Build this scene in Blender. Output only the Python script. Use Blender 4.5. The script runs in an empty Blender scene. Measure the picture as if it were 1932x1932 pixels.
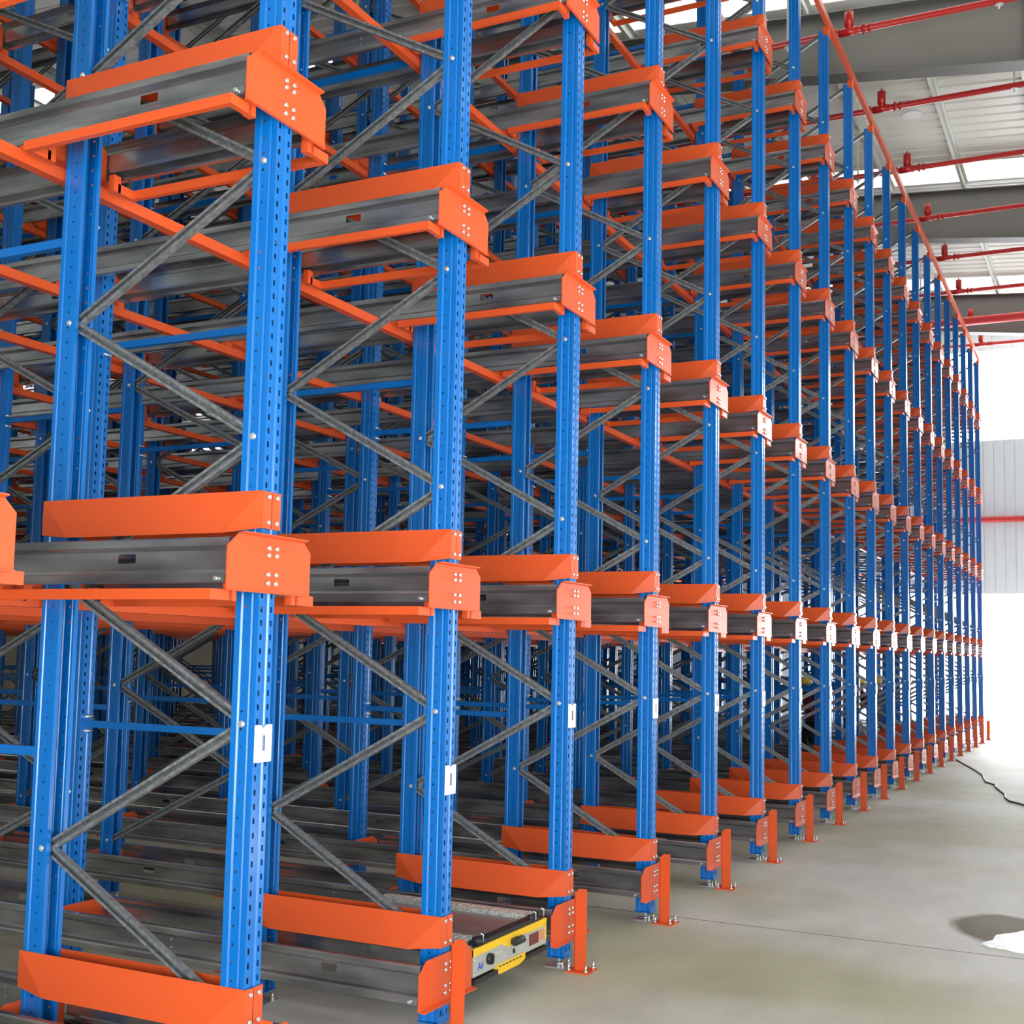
import bpy, math, random
from mathutils import Vector, Matrix
random.seed(7)
scn = bpy.context.scene
COL = scn.collection

# ------------------------------------------------------------------ camera
F_PX, YAW, PITCH, ROLL = 2309.2, 0.471769, 0.0893855, 0.0216526
CX, CY = 929.41, 1026.02
cam_d = bpy.data.cameras.new('camera'); cam = bpy.data.objects.new('camera', cam_d); COL.objects.link(cam)
cam_d.sensor_width = 36; cam_d.lens = 36 * F_PX / 1932
cam_d.shift_x = (966 - CX) / 1932; cam_d.shift_y = (CY - 966) / 1932
cam_d.clip_end = 200
cy_, sy_, cp, sp = math.cos(YAW), math.sin(YAW), math.cos(PITCH), math.sin(PITCH)
Fv = Vector((cp * cy_, cp * sy_, sp)); Rv = Vector((sy_, -cy_, 0)); Uv = Rv.cross(Fv)
R2 = Rv * math.cos(ROLL) + Uv * math.sin(ROLL); U2 = -Rv * math.sin(ROLL) + Uv * math.cos(ROLL)
CAM = Vector((0, -2.7359, 1.71))
m = Matrix((R2, U2, -Fv)).transposed().to_4x4(); m.translation = CAM
cam.matrix_world = m
scn.camera = cam

# ------------------------------------------------------------------ world, exposure
W = bpy.data.worlds.new('daylight'); scn.world = W; W.use_nodes = True
W.node_tree.nodes['Background'].inputs[0].default_value = (0.80, 0.90, 1.0, 1)
W.node_tree.nodes['Background'].inputs[1].default_value = 2.5
scn.view_settings.view_transform = 'Standard'; scn.view_settings.look = 'None'
scn.view_settings.gamma = 1; scn.view_settings.use_curve_mapping = False
scn.view_settings.exposure = 0.03
cyc = scn.cycles
cyc.max_bounces = 7; cyc.diffuse_bounces = 4; cyc.glossy_bounces = 3; cyc.transmission_bounces = 2
cyc.transparent_max_bounces = 4; cyc.caustics_reflective = False; cyc.caustics_refractive = False
cyc.sample_clamp_indirect = 6; cyc.use_denoising = True; cyc.blur_glossy = 1.0

def area(name, loc, rot, sx, sy, power, color=(1, 1, 1)):
    d = bpy.data.lights.new(name, 'AREA'); d.shape = 'RECTANGLE'; d.size = sx; d.size_y = sy; d.energy = power; d.color = color
    o = bpy.data.objects.new(name, d); COL.objects.link(o); o.location = loc; o.rotation_euler = rot
    return o
PI = math.pi
# daylight coming in at the openings of the hall, plus the added side panel
DAY_END, FILL_SIDE, DAY_BACK, DAY_ROOF, DAY_TOPWIN = 18.0, 4.0, 15.0, 1.4, 8.0

sd = bpy.data.lights.new('sun', 'SUN'); sd.energy = 38.0; sd.angle = math.radians(.6); sd.color = (1, .97, .92)
sun = bpy.data.objects.new('sun', sd); COL.objects.link(sun)
sun.rotation_euler = Vector((-.25, -1.0, .72)).to_track_quat('Z', 'Y').to_euler()   # shines in through the open side door

# ------------------------------------------------------------------ materials
def mat(name, col, rough=0.5, metal=0.0, spec=0.5, coat=0.0, emit=0.0):
    M = bpy.data.materials.new(name); M.use_nodes = True
    b = M.node_tree.nodes['Principled BSDF']
    b.inputs['Base Color'].default_value = (*col, 1); b.inputs['Roughness'].default_value = rough
    b.inputs['Metallic'].default_value = metal; b.inputs['Specular IOR Level'].default_value = spec
    b.inputs['Coat Weight'].default_value = coat; b.inputs['Coat Roughness'].default_value = 0.12
    if emit:
        b.inputs['Emission Color'].default_value = (*col, 1); b.inputs['Emission Strength'].default_value = emit
    return M
def noisy(M, c1, c2, scale=6, detail=4, rough=None, stretch=(1, 1, 1), bump=0.0, lo=.35, hi=.65):
    nt = M.node_tree; b = nt.nodes['Principled BSDF']; N = nt.nodes.new; L = nt.links.new
    tc = N('ShaderNodeTexCoord'); mp = N('ShaderNodeMapping'); mp.inputs['Scale'].default_value = stretch
    no = N('ShaderNodeTexNoise'); no.inputs['Scale'].default_value = scale; no.inputs['Detail'].default_value = detail
    cr = N('ShaderNodeValToRGB'); cr.color_ramp.elements[0].position = lo; cr.color_ramp.elements[1].position = hi
    cr.color_ramp.elements[0].color = (*c1, 1); cr.color_ramp.elements[1].color = (*c2, 1)
    L(tc.outputs['Object'], mp.inputs['Vector']); L(mp.outputs[0], no.inputs['Vector']); L(no.outputs[0], cr.inputs[0]); L(cr.outputs[0], b.inputs['Base Color'])
    if rough:
        mr = N('ShaderNodeMapRange'); mr.inputs['To Min'].default_value = rough[0]; mr.inputs['To Max'].default_value = rough[1]
        L(no.outputs[0], mr.inputs[0]); L(mr.outputs[0], b.inputs['Roughness'])
    if bump:
        bp = N('ShaderNodeBump'); bp.inputs['Strength'].default_value = bump; bp.inputs['Distance'].default_value = .01
        L(no.outputs[0], bp.inputs['Height']); L(bp.outputs[0], b.inputs['Normal'])
    return M
M_blue = mat('blue_paint', (0.0, 0.142, 0.50), 0.28, spec=.5, coat=.3)
M_orange = mat('orange_paint', (0.70, 0.092, 0.020), 0.36, spec=.4, coat=.1)
M_zinc = noisy(mat('galvanised_sheet', (.5, .5, .5), .3, .85), (.26, .26, .28), (.56, .56, .58), 7, 5, (.12, .32), (1, .3, 1.5))
M_brace = noisy(mat('galvanised_brace', (.3, .31, .31), .5, .7), (.22, .23, .24), (.36, .38, .40), 40, 3, (.36, .55))
M_bolt = mat('zinc_bolt', (.85, .85, .85), .25, .8)
M_white = mat('white_plate', (.86, .88, .88), .5)
M_red = mat('red_pipe_paint', (.52, .012, .012), .35, coat=.2)
M_black = mat('black_rubber', (.012, .012, .013), .5)
M_yellow = mat('yellow_paint', (.85, .50, .015), .4)
M_panel = mat('grey_panel', (.42, .42, .38), .4, .2)
M_steel = mat('girder_grey_paint', (.15, .15, .14), .5)
M_purlin = mat('purlin_white', (.72, .73, .70), .5)
M_roof = mat('roof_sheet_white', (.84, .83, .78), .4, 0)
M_wall = mat('wall_sheet', (.80, .86, .86), .5)
M_cream = mat('cream_block', (.62, .60, .46), .8)
M_day = mat('daylight_panel', (0.93, 0.97, 1.0), .5, emit=1)
def day(name, s, col=(0.93, 0.97, 1.0)):
    return mat(name, col, .5, emit=s)

def floor_material():
    M = mat('concrete_floor', (.5, .5, .45), .45, spec=.22); nt = M.node_tree; b = nt.nodes['Principled BSDF']; N = nt.nodes.new; L = nt.links.new
    tc = N('ShaderNodeTexCoord')
    def noise(scale, detail, st=(1, 1, 1)):
        mp = N('ShaderNodeMapping'); mp.inputs['Scale'].default_value = st; L(tc.outputs['Object'], mp.inputs[0])
        n = N('ShaderNodeTexNoise'); n.inputs['Scale'].default_value = scale; n.inputs['Detail'].default_value = detail; L(mp.outputs[0], n.inputs['Vector']); return n
    n1 = noise(.35, 3, (1, .6, 1)); n2 = noise(2.2, 8, (.6, 1.3, 1)); n3 = noise(30, 3)
    def ramp(n, a, ca, bb, cb):
        r = N('ShaderNodeValToRGB'); r.color_ramp.elements[0].position = a; r.color_ramp.elements[0].color = (*ca, 1)
        r.color_ramp.elements[1].position = bb; r.color_ramp.elements[1].color = (*cb, 1); L(n.outputs[0], r.inputs[0]); return r
    r1 = ramp(n1, .40, (.52, .50, .35), .60, (.72, .70, .67)); r2 = ramp(n2, .3, (.82, .82, .80), .7, (1, 1, 1)); r3 = ramp(n3, .3, (.94, .94, .94), .7, (1, 1, 1))
    def mul(a, c):
        x = N('ShaderNodeMix'); x.data_type = 'RGBA'; x.blend_type = 'MULTIPLY'; x.inputs[0].default_value = 1; L(a, x.inputs[6]); L(c, x.inputs[7]); return x.outputs[2]
    col = mul(mul(r1.outputs[0], r2.outputs[0]), r3.outputs[0])
    # saw cut joint running across the aisle
    sx = N('ShaderNodeSeparateXYZ'); L(tc.outputs['Object'], sx.inputs[0])
    def math_(op, a, bv):
        x = N('ShaderNodeMath'); x.operation = op
        L(a, x.inputs[0]) if not isinstance(a, (int, float)) else None
        x.inputs[1].default_value = bv; return x.outputs[0]
    s = math_('ADD', sx.outputs['X'], -7.95 + 60); s = math_('MODULO', s, 6.0); s = math_('LESS_THAN', s, .016)
    mx = N('ShaderNodeMix'); mx.data_type = 'RGBA'; L(s, mx.inputs[0]); L(col, mx.inputs[6]); mx.inputs[7].default_value = (.16, .15, .12, 1)
    # damp stain around the puddle
    vm = N('ShaderNodeVectorMath'); vm.operation = 'SUBTRACT'; L(tc.outputs['Object'], vm.inputs[0]); vm.inputs[1].default_value = (8.78, -2.05, 0)
    vs = N('ShaderNodeVectorMath'); vs.operation = 'MULTIPLY'; L(vm.outputs[0], vs.inputs[0]); vs.inputs[1].default_value = (1.35, 1.9, 0)
    vl = N('ShaderNodeVectorMath'); vl.operation = 'LENGTH'; L(vs.outputs[0], vl.inputs[0])
    ad = N('ShaderNodeMath'); ad.operation = 'MULTIPLY_ADD'; L(n2.outputs[0], ad.inputs[0]); ad.inputs[1].default_value = .5; L(vl.outputs['Value'], ad.inputs[2])
    mr = N('ShaderNodeMapRange'); mr.inputs['From Min'].default_value = .95; mr.inputs['From Max'].default_value = .80; L(ad.outputs[0], mr.inputs[0])
    wet = N('ShaderNodeMix'); wet.data_type = 'RGBA'; L(mr.outputs[0], wet.inputs[0]); L(mx.outputs[2], wet.inputs[6]); wet.inputs[7].default_value = (.13, .10, .05, 1)
    L(wet.outputs[2], b.inputs['Base Color'])
    rr = N('ShaderNodeMapRange'); rr.inputs['To Min'].default_value = .52; rr.inputs['To Max'].default_value = .72; L(n2.outputs[0], rr.inputs[0]); L(rr.outputs[0], b.inputs['Roughness'])
    bp = N('ShaderNodeBump'); bp.inputs['Strength'].default_value = .08; bp.inputs['Distance'].default_value = .01; L(n3.outputs[0], bp.inputs['Height']); L(bp.outputs[0], b.inputs['Normal'])
    return M

# ------------------------------------------------------------------ mesh helpers
class MB:
    def __init__(s): s.v = []; s.f = []; s.mi = []; s.sm = []
    def face(s, pts, mi=0, smooth=False):
        n = len(s.v); s.v += [tuple(p) for p in pts]; s.f.append(tuple(range(n, n + len(pts)))); s.mi.append(mi); s.sm.append(smooth)
    def box(s, a, b, mi=0):
        x0, y0, z0 = a; x1, y1, z1 = b; n = len(s.v)
        s.v += [(x0, y0, z0), (x1, y0, z0), (x1, y1, z0), (x0, y1, z0), (x0, y0, z1), (x1, y0, z1), (x1, y1, z1), (x0, y1, z1)]
        for q in ((0, 3, 2, 1), (4, 5, 6, 7), (0, 1, 5, 4), (1, 2, 6, 5), (2, 3, 7, 6), (3, 0, 4, 7)):
            s.f.append(tuple(n + i for i in q)); s.mi.append(mi); s.sm.append(False)
    def prism(s, pts, n_off, mi=0):
        """closed polygon pts (3d) swept by vector n_off, with caps"""
        k = len(pts); n = len(s.v); o = Vector(n_off)
        s.v += [tuple(p) for p in pts] + [tuple(Vector(p) + o) for p in pts]
        s.f.append(tuple(n + i for i in reversed(range(k)))); s.f.append(tuple(n + k + i for i in range(k))); s.mi += [mi] * 2; s.sm += [False] * 2
        for i in range(k):
            j = (i + 1) % k; s.f.append((n + i, n + j, n + k + j, n + k + i)); s.mi.append(mi); s.sm.append(False)
    def sheet(s, pts, off, mi=0, smooth=False):
        """open polyline swept by vector off"""
        n = len(s.v); k = len(pts); o = Vector(off)
        s.v += [tuple(p) for p in pts] + [tuple(Vector(p) + o) for p in pts]
        for i in range(k - 1): s.f.append((n + i, n + i + 1, n + k + i + 1, n + k + i)); s.mi.append(mi); s.sm.append(smooth)
    def tube(s, path, r, seg=10, mi=0, caps=True):
        path = [Vector(p) for p in path]; rs = r if isinstance(r, (list, tuple)) else [r] * len(path); rings = []
        for i, p in enumerate(path):
            d = (path[min(i + 1, len(path) - 1)] - path[max(i - 1, 0)]).normalized()
            a = d.orthogonal().normalized() if i == 0 else (rings_a - d * rings_a.dot(d)).normalized()
            rings_a = a; b = d.cross(a); n = len(s.v); rings.append(n)
            s.v += [tuple(p + (a * math.cos(t) + b * math.sin(t)) * rs[i]) for t in [2 * PI * k / seg for k in range(seg)]]
        for i in range(len(path) - 1):
            for k in range(seg):
                s.f.append((rings[i] + k, rings[i] + (k + 1) % seg, rings[i + 1] + (k + 1) % seg, rings[i + 1] + k)); s.mi.append(mi); s.sm.append(True)
        if caps:
            for n, rev in ((rings[0], True), (rings[-1], False)):
                q = [n + k for k in range(seg)]; s.f.append(tuple(reversed(q) if rev else q)); s.mi.append(mi); s.sm.append(False)
    def bolt(s, c, axis, r=.008, h=.008, mi=0):
        c = Vector(c); s.tube([c, c + Vector(axis).normalized() * h], r, 6, mi)
    def mesh(s, name, *mats):
        me = bpy.data.meshes.new(name); me.from_pydata(s.v, [], s.f)
        for m_ in mats: me.materials.append(m_)
        me.polygons.foreach_set('material_index', s.mi); me.polygons.foreach_set('use_smooth', s.sm); me.update(); return me
def tag(o, label=None, cat=None, group=None, kind=None):
    if label: o['label'] = label
    if cat: o['category'] = cat
    if group: o['group'] = group
    if kind: o['kind'] = kind
    return o
def ob(name, me, parent=None, loc=(0, 0, 0), rot=None):
    o = bpy.data.objects.new(name, me); COL.objects.link(o); o.location = loc
    if rot: o.rotation_euler = rot
    if parent: o.parent = parent
    return o
def empty(name, loc, rot=None):
    o = ob(name, None, None, loc, rot); o.empty_display_size = .1; return o
ORD = ['nearest', 'first', 'second', 'third', 'fourth', 'fifth', 'sixth', 'seventh', 'eighth', 'ninth', 'tenth', 'eleventh', 'twelfth', 'thirteenth', 'fourteenth', 'fifteenth', 'sixteenth', 'seventeenth', 'eighteenth', 'nineteenth', 'twentieth', 'last']

# ------------------------------------------------------------------ rack grid (metres; x along the aisle, y into the rack)
PX = 1.4
def XC(i): return 3.5303 + 0.045 + (i - 1) * PX          # centre of frame line i
YF = [0.0, 2.25, 4.61, 6.97, 9.33, 11.69, 14.05, 16.41]    # front faces of the frames one behind the other
def DEP(k): return 1.07 if k == 0 else 1.18
LV = [0.0, 1.7535, 3.507, 5.2605, 7.014]
ROWN = list(range(0, 21)); TOPZ = 8.74; YEND = 17.6
LEVN = ['at floor level', 'second storage level', 'third storage level', 'fourth storage level', 'top storage level']
def px_of(x, y, z=1.4):
    d = Vector((x, y, z)) - CAM; return CX + F_PX * d.dot(R2) / max(d.dot(Fv), .01)
def seen(i, y, margin=220): return px_of(XC(i) + .3, y) > -margin
DEPN = ['front row on the aisle', 'second row deep', 'third row deep', 'fourth row deep', 'fifth row deep', 'sixth row deep', 'seventh row deep', 'back row']
def line(i):
    return 'part-hidden edge' if i == 0 else (ORD[i] if i < 20 else 'far end')

# ------------------------------------------------------------------ setting
FX0, FX1, FY0, FY1 = -4.0, 33.5, -8.0, 19.6
b = MB(); b.box((FX0, FY0, -.2), (FX1 + 6, FY1, 0)); tag(ob('floor', b.mesh('floor', floor_material())), kind='structure')
def zr(y): return 10.42 + .08 * y
GX = [2.0, 9.0, 16.0, 23.0, 30.0]
sky_spans = [(g - 1.05, g - .12) for g in GX]
def rib_sheet(x0, x1, mname, mt, name):
    b = MB(); x = x0; pts = []
    while x < x1 - .01:
        e = min(x + .30, x1)
        pts += [(x, 0), (min(x + .22, e), 0), (min(x + .235, e), .035), (min(x + .285, e), .035)]
        x = e
    pts.append((x1, 0))
    P = [(p[0], FY0, zr(FY0) + p[1]) for p in pts]
    b.sheet(P, (0, FY1 - FY0, zr(FY1) - zr(FY0)))
    return tag(ob(name, b.mesh(mname, mt)), kind='structure')
cur = FX0; n = 1
sky_mat = day('skylight_panel', DAY_ROOF, (1, .99, .93))
for a, e in sky_spans:
    rib_sheet(cur, a, 'ceiling', M_roof, 'ceiling'); rib_sheet(a, e, 'skylight', sky_mat, 'window_%d' % n); n += 1; cur = e
rib_sheet(cur, FX1, 'ceiling', M_roof, 'ceiling')
# end wall with door opening and high window band
def wall_ribs(b, y0, y1, z0, z1, x):
    y = y0; pts = []
    while y < y1 - .01:
        e = min(y + .25, y1); pts += [(x, y, z0), (x, min(y + .215, e), z0), (x + .02, min(y + .222, e), z0), (x + .02, min(y + .243, e), z0)]; y = e
    pts.append((x, y1, z0)); b.sheet(pts, (0, 0, z1 - z0))
DY0, DY1, DZ = -4.7, 4.6, 3.5
b = MB(); wall_ribs(b, FY0, DY0, 0, DZ, FX1); wall_ribs(b, DY1, FY1, 0, DZ, FX1); wall_ribs(b, FY0, FY1, DZ, 7.45, FX1)
wall_ribs(b, 1.0, FY1, 7.45, 9.8, FX1); wall_ribs(b, FY0, FY1, 9.8, 12.2, FX1)
tag(ob('wall_far', b.mesh('wall_far', M_wall)), kind='structure')
b = MB(); b.face([(FX1 + .15, DY0, 0), (FX1 + .15, DY0, DZ), (FX1 + .15, DY1, DZ), (FX1 + .15, DY1, 0)])
tag(ob('door_1', b.mesh('open_doorway_daylight', day('doorway_daylight', DAY_END))), kind='structure')
b = MB(); b.face([(FX1 + .05, FY0, 7.45), (FX1 + .05, FY0, 9.8), (FX1 + .05, 1.0, 9.8), (FX1 + .05, 1.0, 7.45)])
tag(ob('window_11', b.mesh('high_window', day('high_window_daylight', DAY_TOPWIN))), kind='structure')
# wall behind the rack
b = MB(); b.box((FX0, FY1, 0), (FX1 + .3, FY1 + .2, 12.2)); tag(ob('wall_back', b.mesh('wall_back', M_cream)), kind='structure')
b = MB()
for n_ in range(11): x = -6 + n_ * 3.5; b.face([(x, FY1 - .01, 7.0), (x + 2.2, FY1 - .01, 7.0), (x + 2.2, FY1 - .01, 8.1), (x, FY1 - .01, 8.1)])
tag(ob('window_13', b.mesh('back_windows', day('back_window_daylight', 6.0))), kind='structure')
# aisle side wall with an added panel lighting the rack, near wall with doorway
def panel_wall(name, horizontal, c, a0, a1, z1, opens, mt, dm, wn):
    b = MB(); g = MB()
    def q(bb, p0, p1, zz0, zz1, off=0):
        pts = [(p0, c + off, zz0), (p1, c + off, zz0), (p1, c + off, zz1), (p0, c + off, zz1)] if horizontal else [(c + off, p0, zz0), (c + off, p1, zz0), (c + off, p1, zz1), (c + off, p0, zz1)]
        bb.face(pts)
    cur = a0
    for (p0, p1, q0, q1) in opens:
        q(b, cur, p0, 0, z1)
        if q0 > 0: q(b, p0, p1, 0, q0)
        q(b, p0, p1, q1, z1)
        if not (horizontal and p0 == -1): q(g, p0, p1, q0, q1)
        cur = p1
    q(b, cur, a1, 0, z1)
    tag(ob(name, b.mesh(name, mt)), kind='structure'); tag(ob(wn, g.mesh(wn, dm)), kind='structure')
panel_wall('wall_right', True, FY0, FX0, FX1, 10.0, [(-3.6, -1.6, 0, 3.4), (-1, 10, 0, 3.4)], M_wall, day('side_fill_glow', FILL_SIDE), 'window_12')
panel_wall('wall_near', False, FX0, FY0, FY1, 12.2, [(-7.5, -1.3, 0, 3.0)], M_wall, day('near_doorway', DAY_BACK), 'door_2')

# roof girders, purlins
def girder(x, k):
    b = MB(); t = .3
    zb = lambda y: 9.40 + .125 * y if y < 8 else 10.4 + .08 * (y - 8)
    zt = lambda y: zr(y) - .14
    ys = [FY0, 8, FY1]
    for a, e in zip(ys, ys[1:]):
        b.prism([(x - .006, a, zb(a)), (x - .006, e, zb(e)), (x - .006, e, zt(e)), (x - .006, a, zt(a))], (.012, 0, 0))
        for z in (zb, zt): b.prism([(x - .15, a, z(a) - .016), (x - .15, e, z(e) - .016), (x - .15, e, z(e)), (x - .15, a, z(a))], (.3, 0, 0))
    y = FY0 + 1.2
    while y < FY1:
        b.box((x - .1, y - .006, zb(y)), (x + .1, y + .006, zt(y) - .01)); y += 2.45
    return tag(ob('roof_girder', b.mesh('roof_girder', M_steel)), 'grey painted steel roof girder crossing the aisle, %s from the far end wall' % ORD[5 - k], 'beam', 'steel girders under the roof')
for k, x in enumerate(GX): girder(x, k)
for k in range(24):
    y = -6.78 + k * 1.26
    if y > FY1 - .1: break
    b = MB(); z = zr(y)
    b.sheet([(FX0, y - .05, z - .03), (FX0, y - .05, z - .005), (FX0, y, z - .005), (FX0, y, z - .14), (FX0, y + .05, z - .14), (FX0, y + .05, z - .115)], (FX1 - FX0, 0, 0))
    tag(ob('roof_purlin', b.mesh('roof_purlin', M_purlin)), 'pale steel purlin under the white roof, %s away from the aisle side wall' % (ORD[k + 1] if k < 20 else ['twenty first', 'twenty second', 'twenty third', 'twenty fourth'][k - 20]), 'purlin', 'purlins under the roof sheeting')

# ------------------------------------------------------------------ rack part meshes
def perforated(b, origin, u, w, z0, z1, pitch, hu0, hu1, hv, start=.03):
    """vertical strip of width w along u with a column of holes"""
    o = Vector(origin); u = Vector(u)
    def q(a0, a1, b0, b1): b.face([o + u * a0 + Vector((0, 0, b0)), o + u * a1 + Vector((0, 0, b0)), o + u * a1 + Vector((0, 0, b1)), o + u * a0 + Vector((0, 0, b1))])
    if hu0 > 0: q(0, hu0, z0, z1)
    if hu1 < w: q(hu1, w, z0, z1)
    z = z0 + start; prev = z0
    while z + hv < z1:
        q(hu0, hu1, prev, z); prev = z + hv; z += pitch
    q(hu0, hu1, prev, z1)
def post_mesh(detail):
    b = MB(); H = 8.68
    # plan profile, face at y=0, open to +y
    for s in (-1, 1):
        if detail:
            perforated(b, (s * .045, 0, 0), (-s, 0, 0), .030, 0, H, .05, .012, .022, .021)
            perforated(b, (s * .045, .047, 0), (s * .002, .025 * 1, 0) if False else (0, 1, 0), .022, 0, H, .0625, .007, .015, .009, .045)
        else:
            b.sheet([(s * .045, 0, 0), (s * .015, 0, 0)], (0, 0, H)); b.sheet([(s * .045, .047, 0), (s * .045, .069, 0)], (0, 0, H))
        b.sheet([(s * .015, 0, 0), (s * .011, .006, 0), (0, .006, 0)], (0, 0, H))
        b.sheet([(s * .045, 0, 0), (s * .045, .018, 0), (s * .041, .022, 0), (s * .041, .028, 0), (s * .045, .032, 0), (s * .045, .047, 0)], (0, 0, H))
        b.sheet([(s * .045, .069, 0), (s * .050, .075, 0), (s * .050, .100, 0), (s * .030, .100, 0), (s * .030, .090, 0)], (0, 0, H))
    return b.mesh('upright_post', M_blue)
POST_D, POST_S = post_mesh(True), post_mesh(False)
def brace_geo(b, ya, za, yb, zb, bolt=True):
    p0, p1 = Vector((0, ya, za)), Vector((0, yb, zb)); d = (p1 - p0).normalized(); nn = Vector((1, 0, 0)).cross(d); L = p1 - p0 + d * .03; p0 = p0 - d * .015
    x0 = -.012
    pr = [(.008, -.016), (.020, -.016), (.020, .010), (-.020, .010), (-.020, -.016), (-.008, -.016)]
    b.sheet([p0 + nn * a + Vector((c + x0 + .005, 0, 0)) for a, c in pr], L)
    if bolt:
        b.tube([Vector((-.056, ya, za)), Vector((.056, ya, za))], .008, 6, 1); b.tube([Vector((-.051, ya, za)), Vector((.051, ya, za))], .013, 6, 1)
def nodes(k):
    yn = (.055, 1.0) if k == 0 else (.055, 1.115); off = 0 if k == 0 else 1
    return [(yn[(j + off) % 2], .40 + .52 * j) for j in range(17)]
BR = {}
for kk in (0, 1):
    nd = nodes(kk)
    for j in (0, 1):
        b = MB(); brace_geo(b, nd[j][0], 0, nd[j + 1][0], .52); BR[kk, j] = b.mesh('brace', M_brace, M_bolt)
b = MB()
for a, e in zip(nodes(1), nodes(1)[1:]): brace_geo(b, a[0], a[1], e[0], e[1], False)
BRACING = b.mesh('bracing', M_brace)
# levelling foot
b = MB(); b.box((-.065, -.065, 0), (.065, .065, .006)); b.tube([(0, 0, .006), (0, 0, .075)], .010, 8); b.tube([(0, 0, .006), (0, 0, .02)], .018, 6)
for sx in (-1, 1): b.tube([(sx * .045, -.04, .006), (sx * .045, -.04, .035)], .006, 6); b.tube([(sx * .045, -.04, .006), (sx * .045, -.04, .014)], .011, 6)
FOOT = b.mesh('levelling_foot', M_bolt)
b = MB(); b.box((-.055, -.004, .052), (.055, .104, .058)); b.box((-.052, -.003, .058), (.052, .0, .085)); SHOE = b.mesh('post_shoe', M_blue)
# bracket that holds the floor level rails on the inner posts
b = MB()
b.prism([(-.185, 0, .16), (.185, 0, .16), (.185, 0, .30), (.12, 0, .335), (-.12, 0, .335), (-.185, 0, .30)], (0, .006, 0))
b.box((-.23, -.02, .172), (.23, .05, .180)); FLOORBR = b.mesh('rail_bracket', M_orange)

def frame(i, k):
    f = empty('upright_frame', (XC(i), YF[k], 0)); dk = DEP(k); D = POST_D if k < 2 else POST_S
    tag(f, 'blue upright frame, %s frame line, %s' % (line(i), DEPN[k]), 'rack frame', 'blue upright frames of the racking')
    ob('upright_post', D, f, (0, 0, .06)); ob('upright_post', D, f, (0, dk, .06), (0, 0, PI))
    if k < 3:
        for j in range(16): ob('brace', BR[min(k, 1), j % 2], f, (0, 0, nodes(k)[j][1]))
    else: ob('bracing', BRACING, f)
    if k < 4:
        for y in (.05, dk - .05): ob('levelling_foot', FOOT, f, (0, y, 0))
        ob('post_shoe', SHOE, f); ob('post_shoe', SHOE, f, (0, dk, 0), (0, 0, PI))
    if k > 0: ob('rail_bracket', FLOORBR, f, (0, -.008, 0))
    ob('rail_bracket', FLOORBR, f, (0, dk + .003, 0))
for k in range(8):
    for i in ROWN:
        if seen(i, YF[k] + DEP(k)): frame(i, k)

# rails
def rail_mesh(s, y0, y1, ends):
    top = [(.185, .340), (.215, .342), (.222, .336), (.222, .312), (.205, .305), (.195, .297), (.195, .290)]
    bot = [(.195, .255), (.195, .232), (.203, .220), (.232, .216), (.240, .209), (.240, .183), (.232, .180), (.21, .180)]
    b = MB(); L = (0, y1 - y0, 0)
    f = lambda pts, y=y0: [(s * o, y, z) for o, z in pts]
    b.sheet(f(top), L); b.sheet(f(bot), L)
    slots = [.45 + 2.36 * n_ for n_ in range(8) if y0 < .45 + 2.36 * n_ < y1]; cur = y0
    for sl in slots: b.sheet(f([(.195, .290), (.195, .255)], cur), (0, sl - cur, 0)); cur = sl + .085
    b.sheet(f([(.195, .290), (.195, .255)], cur), (0, y1 - cur, 0))
    for n_ in range(8):
        yy = 1.42 + 2.36 * n_
        if y0 < yy < y1:
            for z in (.285, .245): b.bolt((s * .195, yy, z), (s, 0, 0), .006, .006, 1)
    b.bolt((s * .240, .035, .195), (s, 0, 0), .008, .012, 1)
    return b.mesh('pallet_rail', M_zinc, M_bolt)
RAIL = {s: rail_mesh(s, .0, YEND, True) for s in (-1, 1)}
for l, z in enumerate(LV):
    for i in ROWN:
        for s in (-1, 1):
            o = ob('pallet_rail', RAIL[s], None, (XC(i), 0, z))
            tag(o, 'galvanised rail, %s side of the %s frame line, %s' % ('near' if s < 0 else 'far', line(i), LEVN[l]), 'rail', 'galvanised pallet rails running into the rack')
# end plates
def plate_mesh(ground):
    b = MB(); y = -.012
    pts = [(-.2425, y, .154), (.2425, y, .154), (.2425, y, .318), (.195, y, .360), (-.180, y, .360), (-.2425, y, .312)]
    b.prism(pts, (0, .006, 0))
    if ground: b.prism([(-.2425, y, .154), (.2425, y, .154), (.2425, y - .028, .150), (-.2425, y - .028, .150)], (0, 0, .005))
    else:
        b.prism([(-.180, y, .355), (.195, y, .355), (.195, y - .024, .360), (-.180, y - .024, .360)], (0, 0, .005)); b.box((-.2425, y - .008, .154), (.2425, y, .158))
    return b.mesh('rail_end_plate', M_orange)
PLATE = [plate_mesh(True), plate_mesh(False)]
b = MB(); b.bolt((0, 0, 0), (0, -1, 0), .0085, .012); PBOLT = b.mesh('bolt', M_bolt)
PBP = [(x, -.012, z) for z in (.317, .291, .222, .190) for x in (-.022, .024)]
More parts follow.
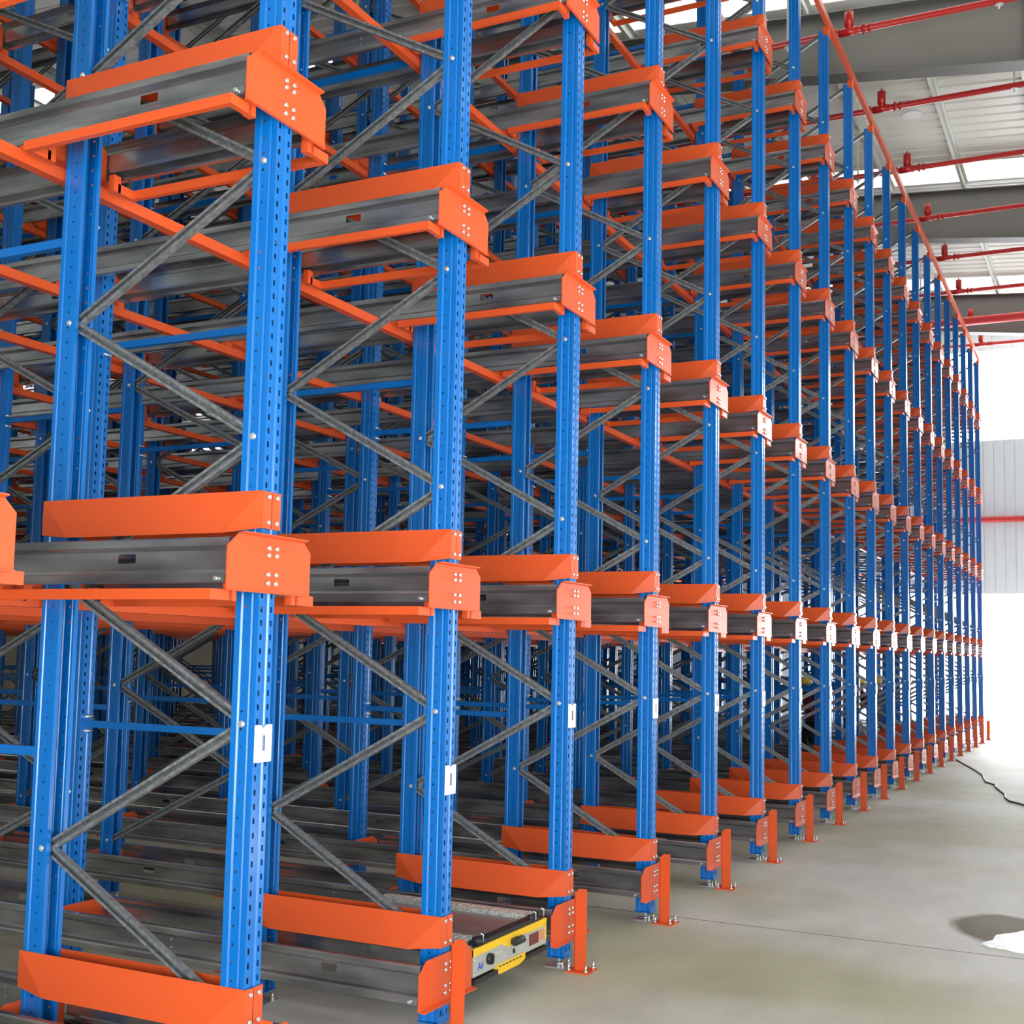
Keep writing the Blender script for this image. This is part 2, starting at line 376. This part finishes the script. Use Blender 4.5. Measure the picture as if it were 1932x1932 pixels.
# pallet guides, one sheet each side of the frame
def guide_mesh(s):
    b = MB(); e = .052; zt, zb, zc = .5252, .388, .372; y1 = 1.085
    A0, A1, B0, B1 = (s * e, -.004, zt), (s * e, y1, zt), (s * e, -.004, zb), (s * e, y1, zb)
    C0, C1 = (s * (e + .03), .15, zc), (s * (e + .03), .92, zc)
    q = .004 * s
    inn = lambda p: (p[0] - q, p[1], p[2])
    for T in ((A0, B0, C0), (A0, C0, C1, A1), (A1, C1, B1)):
        b.face(T); b.face([inn(p) for p in reversed(T)])
    ring = [A0, B0, C0, C1, B1, A1]
    for p, r in zip(ring, ring[1:] + ring[:1]): b.face([p, r, inn(r), inn(p)])
    b.prism([(s * e, -.004, zb), (s * .003, -.004, zb), (s * .003, -.004, zt - .002), (s * e, -.004, zt - .002)], (0, -.004, 0))
    for z in (zb + .022, zt - .022): b.bolt((s * .024, -.008, z), (0, -1, 0), .0085, .010, 1)
    return b.mesh('pallet_guide', M_orange, M_bolt)
GUIDE = {s: guide_mesh(s) for s in (-1, 1)}
# side bars under the upper rails
def bar_mesh(s):
    b = MB(); z0, z1 = .120, .158
    b.box((min(s * .275, s * .30), .01, z0), (max(s * .275, s * .30), 1.03, z1))
    for y in (.01, 1.005): b.box((min(s * .185, s * .275), y, z0), (max(s * .185, s * .275), y + .025, z1)); b.box((min(s * .16, s * .20), y, z0), (max(s * .16, s * .20), y + .03, .19))
    return b.mesh('rail_side_bar', M_orange)
BAR = {s: bar_mesh(s) for s in (-1, 1)}
for l, z in enumerate(LV):
    for i in ROWN:
        p = empty('rail_end_plate', (XC(i), 0, z)); tag(p, 'orange bolted end plate, %s frame line, %s' % (line(i), LEVN[l]), 'end plate', 'orange end plates on the rail ends')
        ob('plate', PLATE[0 if l == 0 else 1], p)
        for q_ in PBP: ob('bolt', PBOLT, p, q_)
        for s in (-1, 1):
            o = ob('pallet_guide', GUIDE[s], None, (XC(i), 0, z)); sd = 'near' if s < 0 else 'far'
            tag(o, 'folded orange guide, %s side of the %s frame line, %s' % (sd, line(i), LEVN[l]), 'guide', 'orange pallet guides above the rails')
            if l:
                o = ob('rail_side_bar', BAR[s], None, (XC(i), 0, z))
                tag(o, 'orange bar under the %s rail, %s frame line, %s' % (sd, line(i), LEVN[l]), 'bar', 'orange side bars under the rail ends')

# cross beams with saddle brackets
b = MB()
b.prism([(-.19, 0, .150), (.19, 0, .150), (.19, 0, .30), (.15, 0, .335), (.06, 0, .335), (.06, 0, .318), (.04, 0, .318), (.04, 0, .335), (-.04, 0, .335), (-.04, 0, .318), (-.06, 0, .318), (-.06, 0, .335), (-.15, 0, .335), (-.19, 0, .30)], (0, .006, 0))
b.box((-.235, 0, .150), (.235, .05, .180)); b.box((-.19, 0, .15), (-.184, .045, .30)); b.box((.184, 0, .15), (.19, .045, .30))
SADDLE = b.mesh('saddle_bracket', M_orange)
beams = [(YF[0] + DEP(0) + .012, 0)]
for k in range(1, 8): beams += [(YF[k] + .108, k), (YF[k] + DEP(k) + .012, k)]
BN = ['behind the front frames'] + [w + ' the ' + d for d in ('second', 'third', 'fourth', 'fifth', 'sixth', 'seventh', 'last') for w in ('at the front of', 'at the rear of')]
for l in range(1, 5):
    for n_, (y, k) in enumerate(beams):
        rows = [i for i in ROWN if seen(i, y)]; x0 = XC(rows[0]) - .9; x1 = XC(20) + .3
        b = MB(); b.box((x0, y, LV[l] + .100), (x1, y + .05, LV[l] + .150))
        o = empty('cross_beam', (0, 0, 0)); ob('beam', b.mesh('beam', M_orange), o)
        bn = BN[n_] + (' row of frames' if n_ else '')
        tag(o, 'long orange cross beam %s, %s' % (bn, 'carrying the ' + LEVN[l]), 'beam', 'orange cross beams under the rails')
        for i in rows: ob('saddle_bracket', SADDLE, o, (XC(i), y - .002, LV[l]))
# top beams
for y, nm in ((-.03, 'along the front top edge'), (1.03, 'behind the front top edge')):
    o = empty('top_beam', (0, 0, 0)); b = MB(); b.box((-1, y, 8.775), (XC(20) + .1, y + .05, 8.855)); ob('beam', b.mesh('beam', M_orange), o)
    tag(o, 'orange tie beam %s of the whole rack' % nm, 'beam')
    b = MB(); b.box((-.052, -.006, 0), (.052, .05, .095)); cap = b.mesh('post_cap', M_orange)
    for i in ROWN: ob('post_cap', cap, o, (XC(i), y + .028, 8.685))
# blue row spacers
def spacer_mesh(L):
    b = MB(); b.box((-.016, 0, -.018), (.016, L, .018))
    for y in (0, L - .004): b.box((-.03, y, -.05), (.03, y + .004, .05))
    for y in (.012, L - .012):
        for z in (-.038, .038): b.tube([(-.02, y, z), (.034, y, z)], .008, 6, 1)
    return b.mesh('row_spacer', M_blue, M_bolt)
SP = {k: spacer_mesh(YF[k + 1] - YF[k] - DEP(k)) for k in (0, 1)}
SZ = [1.285, 3.358, 5.43, 7.50]
SZN = ['lowest', 'second', 'third', 'highest']
far = []
for k in range(7):
    for i in ROWN:
        if not seen(i, YF[k + 1]): continue
        for n_, z in enumerate(SZ):
            if k < 3:
                o = ob('row_spacer', SP[min(k, 1)], None, (XC(i), YF[k] + DEP(k), z))
                tag(o, 'blue spacer bar, %s on the %s frame line, %s' % (SZN[n_], line(i), ['behind the front row', 'behind the second row', 'behind the third row'][k]), 'spacer bar', 'blue spacer bars between the frames')
            else: far.append((XC(i), YF[k] + DEP(k), z, YF[k + 1] - YF[k] - DEP(k)))
b = MB()
for x, y, z, L in far: b.box((x - .016, y, z - .018), (x + .016, y + L, z + .018))
tag(ob('far_row_spacers', b.mesh('far_row_spacers', M_blue)), 'blue spacer bars deep inside the rack between the rear frames', 'spacer bars', kind='stuff')

# post guards on the floor
b = MB(); P = [(0, -.035, .008), (0, .035, .008), (0, .035, .40), (0, .012, .44), (0, -.035, .44)]
b.prism(P, (.006, 0, 0)); b.box((0, .029, .008), (.028, .035, .42)); GP = b.mesh('post', M_orange)
b = MB(); b.box((-.05, -.07, 0), (.09, .07, .008)); GB = b.mesh('base_plate', M_orange)
b = MB(); b.tube([(0, 0, .008), (0, 0, .045)], .006, 6); b.tube([(0, 0, .008), (0, 0, .018)], .011, 6)
GA = b.mesh('anchor_bolt', M_bolt); GAP = [(x, y, 0) for x, y in ((-.035, -.05), (.072, -.05), (.072, .05), (-.035, .05))]
for i in ROWN[1:]:
    g = empty('post_guard', (XC(i) - .06, -.10, 0)); tag(g, 'orange angle post guard bolted to the floor before the %s frame line' % line(i), 'post guard', 'orange post guards along the aisle')
    ob('post', GP, g); ob('base_plate', GB, g); [ob('anchor_bolt', GA, g, q_) for q_ in GAP]
# white location plates
b = MB()
o_ = [(-.047, 0, 0), (.047, 0, 0), (.047, 0, .132), (.018, 0, .132), (0, 0, .118), (-.018, 0, .132), (-.047, 0, .132)]
n0 = [(-.007, .04), (.007, .04), (.007, .095), (-.007, .095)]
y = -.008
def fp(l): b.face([(x, y, z) for x, z in l])
fp([(-.047, 0), (.047, 0), (.007, .04), (-.007, .04)]); fp([(.047, 0), (.047, .132), (.018, .132), (.007, .095), (.007, .04)])
fp([(-.047, 0), (-.007, .04), (-.007, .095), (-.018, .132), (-.047, .132)]); fp([(-.007, .095), (.007, .095), (.018, .132), (0, .118), (-.018, .132)])
for p, r in zip(o_, o_[1:] + o_[:1]): b.face([(p[0], y, p[2]), (r[0], y, r[2]), (r[0], y + .006, r[2]), (p[0], y + .006, p[2])])
LP = b.mesh('location_plate', M_white)
for i in ROWN[1:]:
    z = 1.065 if i == 2 else 1.306
    tag(ob('location_plate', LP, None, (XC(i) + .003, 0, z)), 'white notched plate with a slot hung on the %s front upright' % line(i), 'plate', 'white notched plates on the front uprights')

# ------------------------------------------------------------------ pallet shuttle cart in the lane
sx0, sx1, sy0, sy1 = 5.235, 6.065, -.005, .99
sc_ = empty('pallet_shuttle', (sx0, sy0, 0)); tag(sc_, 'flat grey and yellow pallet shuttle cart sitting on floor level rails', 'shuttle cart')
Wd, Dp = sx1 - sx0, sy1 - sy0
b = MB(); b.box((.02, .03, .175), (Wd - .02, Dp, .325)); ob('body', b.mesh('body', M_panel), sc_)
M_top = noisy(mat('worn_top_plate', (.3, .27, .26), .35, .6), (.26, .24, .24), (.42, .38, .37), 5, 5, (.25, .45))
b = MB(); b.box((.15, .05, .325), (Wd - .15, Dp - .02, .332)); ob('top_plate', b.mesh('top_plate', M_top), sc_)
M_bright = noisy(mat('chequered_lift_plate', (.7, .7, .66), .35, .4), (.5, .5, .47), (.85, .85, .8), 60, 1, (.25, .5))
for x in (.03, Wd - .135):
    b = MB(); b.box((x, .06, .325), (x + .105, Dp - .04, .352))
    for n_ in range(26): b.box((x + .02, .09 + n_ * .034, .352), (x + .085, .105 + n_ * .034, .3545))
    ob('lift_plate', b.mesh('lift_plate', M_bright), sc_)
b = MB(); b.box((.05, .0, .318), (Wd - .05, .05, .345)); ob('front_bar', b.mesh('front_bar', M_black), sc_)
b = MB(); b.prism([(.0, -.006, .285), (.30, -.006, .287), (.36, -.006, .262), (.44, -.006, .262), (.47, -.006, .287), (Wd, -.006, .285), (Wd, -.006, .322), (0, -.006, .322)], (0, .012, 0)); b.box((Wd - .012, -.006, .21), (Wd, .006, .29)); ob('yellow_trim', b.mesh('yellow_trim', M_yellow), sc_)
b = MB(); b.box((.0, -.004, .19), (Wd, .03, .318)); ob('control_panel', b.mesh('control_panel', mat('control_panel_grey', (.50, .50, .46), .35, .3)), sc_)
b = MB(); b.prism([(.28, -.008, .150), (.50, -.008, .150), (.57, -.008, .165), (.57, -.008, .198), (.24, -.008, .198), (.24, -.008, .165)], (0, .02, 0)); ob('lower_trim', b.mesh('lower_trim', M_yellow), sc_)
for a, e in ((0.0, .25), (.57, Wd)):
    b = MB(); b.box((a, -.014, .158), (e, .03, .180)); ob('bumper', b.mesh('bumper', M_black), sc_)
b = MB(); b.tube([(.165, -.004, .247), (.165, -.022, .247)], .027, 18); b.box((.161, -.03, .225), (.169, -.02, .27)); ob('emergency_knob', b.mesh('emergency_knob', M_black), sc_)
b = MB(); b.tube([(.395, -.03, .282), (.485, -.03, .282)], .02, 12); b.box((.40, -.03, .27), (.48, 0, .292)); ob('plug_connector', b.mesh('plug_connector', M_black), sc_)
b = MB(); b.tube([(.44, -.003, .228), (.44, -.008, .228)], .012, 12); ob('socket', b.mesh('socket', M_black), sc_)
b = MB()
for x, z in ((.22, .25), (.255, .252), (.29, .254), (.33, .28), (.33, .225), (.53, .262), (.56, .262), (.59, .262), (.53, .225), (.54, .29), (.015, .27), (.015, .205), (Wd - .02, .27)): b.tube([(x, -.004, z), (x, -.009, z)], .0065, 10)
ob('buttons', b.mesh('buttons', M_bolt), sc_)
b = MB(); b.box((.62, -.007, .215), (.73, 0, .272)); ob('display', b.mesh('display', mat('display_red_brown', (.16, .03, .03), .15)), sc_)
b = MB(); b.box((.745, -.007, .218), (.80, 0, .272)); ob('sticker', b.mesh('sticker', mat('orange_sticker', (.6, .28, .10), .4)), sc_)
for x in (.075, Wd - .16, Wd - .06):
    b = MB(); b.tube([(x, .012, .33), (x, .012, .362)], .028 if x < .1 else .016, 12, 0); b.tube([(x + .02, -.006, .335), (x + .02, -.006, .372), (x + .008, .0, .378)], .0045, 6, 1); ob('roller_stop', b.mesh('roller_stop', M_black, M_bolt), sc_)
for x in (-.012, Wd - .018):
    for y in (.15, .80):
        b = MB(); b.tube([(x, y, .262), (x + .03, y, .262)], .042, 16); ob('wheel', b.mesh('wheel', M_black), sc_)
def text_mesh(body, size, mt, name):
    c = bpy.data.curves.new(name, 'FONT'); c.body = body; c.size = size; c.extrude = .0006; t = bpy.data.objects.new(name, c); COL.objects.link(t)
    bpy.context.view_layer.update(); me = bpy.data.meshes.new_from_object(t.evaluated_get(bpy.context.evaluated_depsgraph_get())); bpy.data.objects.remove(t)
    me.materials.clear(); me.materials.append(mt); return me
ob('lettering', text_mesh('A6', .05, mat('blue_ink', (.02, .06, .55), .5), 'lettering'), sc_, (.05, -.0052, .215), (PI / 2, 0, 0))
b = MB()
for n_ in range(7): b.box((.27 + n_ * .038, -.0092, .183), (.295 + n_ * .038, -.008, .189))
ob('warning_print', b.mesh('warning_print', M_black), sc_)

# ------------------------------------------------------------------ sprinkler pipes under the roof
def pipe_mesh():
    b = MB(); b.tube([(0, -7.9, 0), (0, 19.3, 0)], .042, 14); return b.mesh('pipe', M_red)
def spr_mesh():
    b = MB(); b.tube([(0, 0, .02), (0, 0, .07), (0, 0, .075), (0, 0, .25), (0, 0, .26)], [.048, .038, .058, .058, .03], 14); b.tube([(0, 0, .25), (0, 0, .30)], .012, 8)
    b.tube([(0, -.20, 0), (0, -.17, 0)], .066, 12); b.tube([(0, -.27, 0), (0, -.24, 0)], .058, 12); b.tube([(0, -.11, 0), (0, .12, 0)], .052, 12); b.tube([(0, .14, 0), (0, .18, 0)], .062, 12)
    b.tube([(0, -.09, .0), (0, -.02, .06)], .03, 8)
    return b.mesh('riser_fitting', M_red)
b = MB(); b.box((-.012, -.012, -.10), (.012, .012, .95)); b.tube([(0, 0, -.05), (0, 0, -.044)], .05, 8); HANG = b.mesh('pipe_hanger', M_purlin)
PM, SM = pipe_mesh(), spr_mesh()
for n_ in range(-1, 8):
    x = 15.12 + 2.405 * n_ - (0 if n_ >= 0 else 0)
    if x > 33: break
    p = empty('sprinkler_pipe', (x, 0, 9.6)); tag(p, 'red sprinkler pipe under the roof crossing the aisle, %s from the far end wall' % ORD[8 - n_], 'pipe', 'red sprinkler pipes under the roof')
    ob('pipe', PM, p); ob('riser_fitting', SM, p, (0, .10, 0))
    for y in (.87, -1.65, -4.2, 3.4, 5.9): ob('pipe_hanger', HANG, p, (0, y, 0))
b = MB(); b.tube([(29.25, -7.9, 9.50), (29.25, 19.3, 9.50)], .10, 20)
tag(ob('main_pipe', b.mesh('main_pipe', M_red)), 'thick red water main pipe beside the last girder', 'pipe')
b = MB(); b.tube([(33.4, -7.9, 5.39), (33.4, 19.3, 5.39)], .075, 16)
tag(ob('wall_pipe', b.mesh('wall_pipe_low', M_red)), 'red horizontal pipe halfway up the far ribbed end wall', 'pipe')
b = MB(); b.tube([(19.42, -.05, 10.26), (19.42, -.05, 10.30), (19.42, -.05, 10.33)], [.15, .13, .03], 20)
tag(ob('ceiling_lamp', b.mesh('ceiling_lamp', M_white)), 'small round white lamp housing hanging under the roof sheeting', 'lamp')
# diagonal roof rod
b = MB(); b.tube([(23.2, -1.6, 10.15), (29.6, 4.4, 10.6)], .012, 6); tag(ob('roof_tie_rod', b.mesh('roof_tie_rod', M_steel)), 'thin dark tie rod running diagonally under the roof before the last girder', 'rod')

# ------------------------------------------------------------------ floor things
cab = [(24.2, -.05), (23.42, -.16), (22.7, -.3), (22.0, -.49), (21.2, -.70), (20.39, -.85), (19.8, -.93), (19.27, -1.02), (18.9, -1.15), (18.61, -1.19), (18.1, -1.3), (17.63, -1.37), (17.2, -1.42), (16.81, -1.51), (16.43, -1.69), (16.2, -2.0), (16.3, -2.6), (16.0, -3.4)]
b = MB(); b.tube([(x, y + .015 * math.sin(n_ * 2.1), .012) for n_, (x, y) in enumerate(cab)], .011, 6)
tag(ob('power_cable', b.mesh('power_cable', M_black)), 'black power cable trailing across the concrete aisle floor', 'cable')
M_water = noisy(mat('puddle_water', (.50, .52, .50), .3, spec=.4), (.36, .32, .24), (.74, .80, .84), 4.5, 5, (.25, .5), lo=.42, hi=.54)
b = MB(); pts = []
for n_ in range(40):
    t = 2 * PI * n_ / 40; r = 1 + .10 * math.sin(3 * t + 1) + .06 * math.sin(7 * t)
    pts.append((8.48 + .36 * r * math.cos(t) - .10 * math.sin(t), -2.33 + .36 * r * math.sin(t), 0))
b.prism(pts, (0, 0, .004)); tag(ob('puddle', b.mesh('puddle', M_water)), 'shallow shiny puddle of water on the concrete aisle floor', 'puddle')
for n_, (x, y) in enumerate(((32.9, .13), (32.9, -1.3))):
    b = MB(); b.tube([(x, y, 0), (x, y, .30), (x, y, .32)], [.05, .05, .03], 12)
    tag(ob('bollard', b.mesh('bollard', M_yellow)), 'yellow bollard in the glare of the far doorway, %s' % ('beside the rack end' if n_ == 0 else 'out in the aisle'), 'bollard', 'yellow bollards at the doorway')

# ------------------------------------------------------------------ workers inside the rack
def person(loc, face, shirt, trousers, label, straps=None, arm=0.5):
    M_skin = mat('skin', (.42, .22, .14), .5)
    root = empty('person', loc, (0, 0, face)); root.scale = (.965,) * 3; tag(root, label, 'person', 'workers in yellow hard hats')
    def skin(name, V, E, R, mt, root_i=0, parent=root, sub=2):
        me = bpy.data.meshes.new(name); me.from_pydata(V, E, []); o = bpy.data.objects.new(name, me); COL.objects.link(o)
        mo = o.modifiers.new('s', 'SKIN'); 
        for k_, r_ in enumerate(R):
            me.skin_vertices[0].data[k_].radius = (r_, r_) if not isinstance(r_, tuple) else r_; me.skin_vertices[0].data[k_].use_root = (k_ == root_i)
        so = o.modifiers.new('u', 'SUBSURF'); so.levels = so.render_levels = sub
        bpy.context.view_layer.update()
        m2 = bpy.data.meshes.new_from_object(o.evaluated_get(bpy.context.evaluated_depsgraph_get())); bpy.data.objects.remove(o)
        m2.materials.clear(); m2.materials.append(mt)
        for p_ in m2.polygons: p_.use_smooth = True
        return ob(name, m2, parent)
    # pose: knees bent, leaning forward (+x is forward)
    V = [(0, 0, .72), (.05, 0, .88), (.12, 0, 1.05), (.17, 0, 1.18), (.20, 0, 1.24), (.23, 0, 1.31),
         (0, .10, .68), (.26, .13, .42), (.02, .13, .09), (.17, .14, .035),
         (0, -.10, .68), (.20, -.13, .38), (-.04, -.13, .09), (.11, -.14, .035),
         (.16, .19, 1.15), (.26, .24, .92), (.46, .16, .86 + arm * .2), (.54, .14, .87 + arm * .25),
         (.16, -.19, 1.15), (.24, -.25, .92), (.45, -.15, .90), (.53, -.12, .92)]
    Ed = [(0, 1), (1, 2), (2, 3), (3, 4), (4, 5), (0, 6), (6, 7), (7, 8), (8, 9), (0, 10), (10, 11), (11, 12), (12, 13), (3, 14), (14, 15), (15, 16), (16, 17), (3, 18), (18, 19), (19, 20), (20, 21)]
    R = [(.13, .15), (.12, .14), (.12, .16), (.09, .13), .052, .05, .095, .066, .045, .04, .095, .066, .045, .04, .062, .048, .034, .034, .062, .048, .034, .034]
    body = skin('body', V, Ed, R, shirt)
    # trousers follow the legs
    skin('trousers', [V[0], V[6], V[7], V[8], V[10], V[11], V[12], (0, 0, .80)], [(0, 1), (1, 2), (2, 3), (0, 4), (4, 5), (5, 6), (0, 7)], [(.14, .16), .105, .078, .058, .105, .078, .058, (.13, .15)], trousers)
    b = MB(); c = Vector((.25, 0, 1.33)); seg = 14
    def ell(b, c, rx, ry, rz, lo=-1.0, mi=0):
        rings = []
        for a in range(9):
            th = -PI / 2 + PI * a / 8; zz = math.sin(th)
            if zz < lo: zz = lo
            rr = math.sqrt(max(0, 1 - zz * zz)); rings.append([c + Vector((rx * rr * math.cos(2 * PI * q / seg), ry * rr * math.sin(2 * PI * q / seg), rz * zz)) for q in range(seg)])
        for r0, r1 in zip(rings, rings[1:]):
            for q in range(seg): b.face([r0[q], r0[(q + 1) % seg], r1[(q + 1) % seg], r1[q]], mi, True)
    ell(b, c, .092, .075, .115); ell(b, c + Vector((.092, 0, -.01)), .02, .012, .018)
    for s in (-1, 1): ell(b, c + Vector((0, s * .076, -.005)), .018, .01, .028); ell(b, c + Vector((.082, s * .03, .015)), .01, .012, .008, mi=1)
    ell(b, c + Vector((.083, 0, -.052)), .01, .024, .007, mi=2)
    ob('head', b.mesh('head', M_skin, M_black, mat('lips', (.3, .08, .07), .5)), root)
    b = MB(); ell(b, c + Vector((-.005, 0, .045)), .125, .105, .10, lo=0.0)
    b.tube([c + Vector((.0, 0, .042)), c + Vector((.0, 0, .050))], [.128, .120], 20); b.box((.33, -.07, 1.370), (.41, .07, 1.378)); b.tube([c + Vector((-.1, 0, .11)), c + Vector((0, 0, .15)), c + Vector((.09, 0, .11))], .012, 6)
    ob('hard_hat', b.mesh('hard_hat', mat('hard_hat_yellow', (.90, .60, .03), .25, coat=.4)), root)
    for s in (-1, 1):
        b = MB(); w = Vector(V[17] if s > 0 else V[21]); b.tube([w, w + Vector((.08, 0, -.01))], [.030, .036], 8)
        for f_ in range(4): b.tube([w + Vector((.07, (f_ - 1.5) * .019, -.005)), w + Vector((.12 + .008 * (f_ in (1, 2)), (f_ - 1.5) * .021, -.01)), w + Vector((.145 + .008 * (f_ in (1, 2)), (f_ - 1.5) * .021, -.035))], [.0095, .009, .007], 6)
        b.tube([w + Vector((.03, -s * .03, 0)), w + Vector((.07, -s * .052, -.01)), w + Vector((.10, -s * .045, -.025))], [.011, .010, .008], 6)
        ob('hand', b.mesh('hand', M_skin), root)
    for s in (-1, 1):
        q = Vector(V[9] if s > 0 else V[13]); b = MB(); b.tube([q + Vector((-.18, 0, .01)), q + Vector((-.08, 0, .015)), q + Vector((.05, 0, .0)), q + Vector((.10, 0, -.005))], [.040, .048, .040, .025], 10)
        for k_, vv in enumerate(b.v): b.v[k_] = (vv[0], vv[1], max(vv[2], 0.0))
        ob('boot', b.mesh('boot', M_black), root)
    if straps:
        b = MB()
        for s in (-1, 1): b.tube([(.02, s * .06, .78), (-.06, s * .09, .98), (-.02, s * .12, 1.19), (.16, s * .13, 1.27), (.27, s * .09, 1.10), (.19, s * .05, .84)], .018, 6)
        ob('safety_harness', b.mesh('safety_harness', straps), root)
M_harn = mat('harness_webbing', (.7, .42, .02), .6)
nt = M_harn.node_tree; tc = nt.nodes.new('ShaderNodeTexCoord'); wv = nt.nodes.new('ShaderNodeTexWave'); wv.bands_direction = 'Z'; wv.inputs['Scale'].default_value = 5
cr = nt.nodes.new('ShaderNodeValToRGB'); cr.color_ramp.interpolation = 'CONSTANT'; cr.color_ramp.elements[0].color = (.01, .01, .01, 1); cr.color_ramp.elements[1].position = .5; cr.color_ramp.elements[1].color = (.85, .5, .03, 1)
nt.links.new(tc.outputs['Object'], wv.inputs['Vector']); nt.links.new(wv.outputs[0], cr.inputs[0]); nt.links.new(cr.outputs[0], nt.nodes['Principled BSDF'].inputs['Base Color'])
person((21.3, 1.87, 0), 2.6, mat('maroon_shirt', (.16, .02, .03), .8), mat('black_trousers', (.012, .012, .014), .8), 'person in maroon shirt and yellow hard hat stooping alone between uprights')
person((22.50, 1.50, 0), -.5, mat('dark_red_shirt', (.22, .03, .04), .8), mat('grey_trousers', (.32, .31, .33), .8), 'person in yellow hard hat with striped safety harness and grey trousers', M_harn)
person((23.75, 1.28, 0), 3.4, mat('grey_overall', (.16, .17, .19), .8), mat('blue_grey_trousers', (.22, .25, .36), .8), 'person in yellow hard hat and dark grey top nearest the bright doorway')
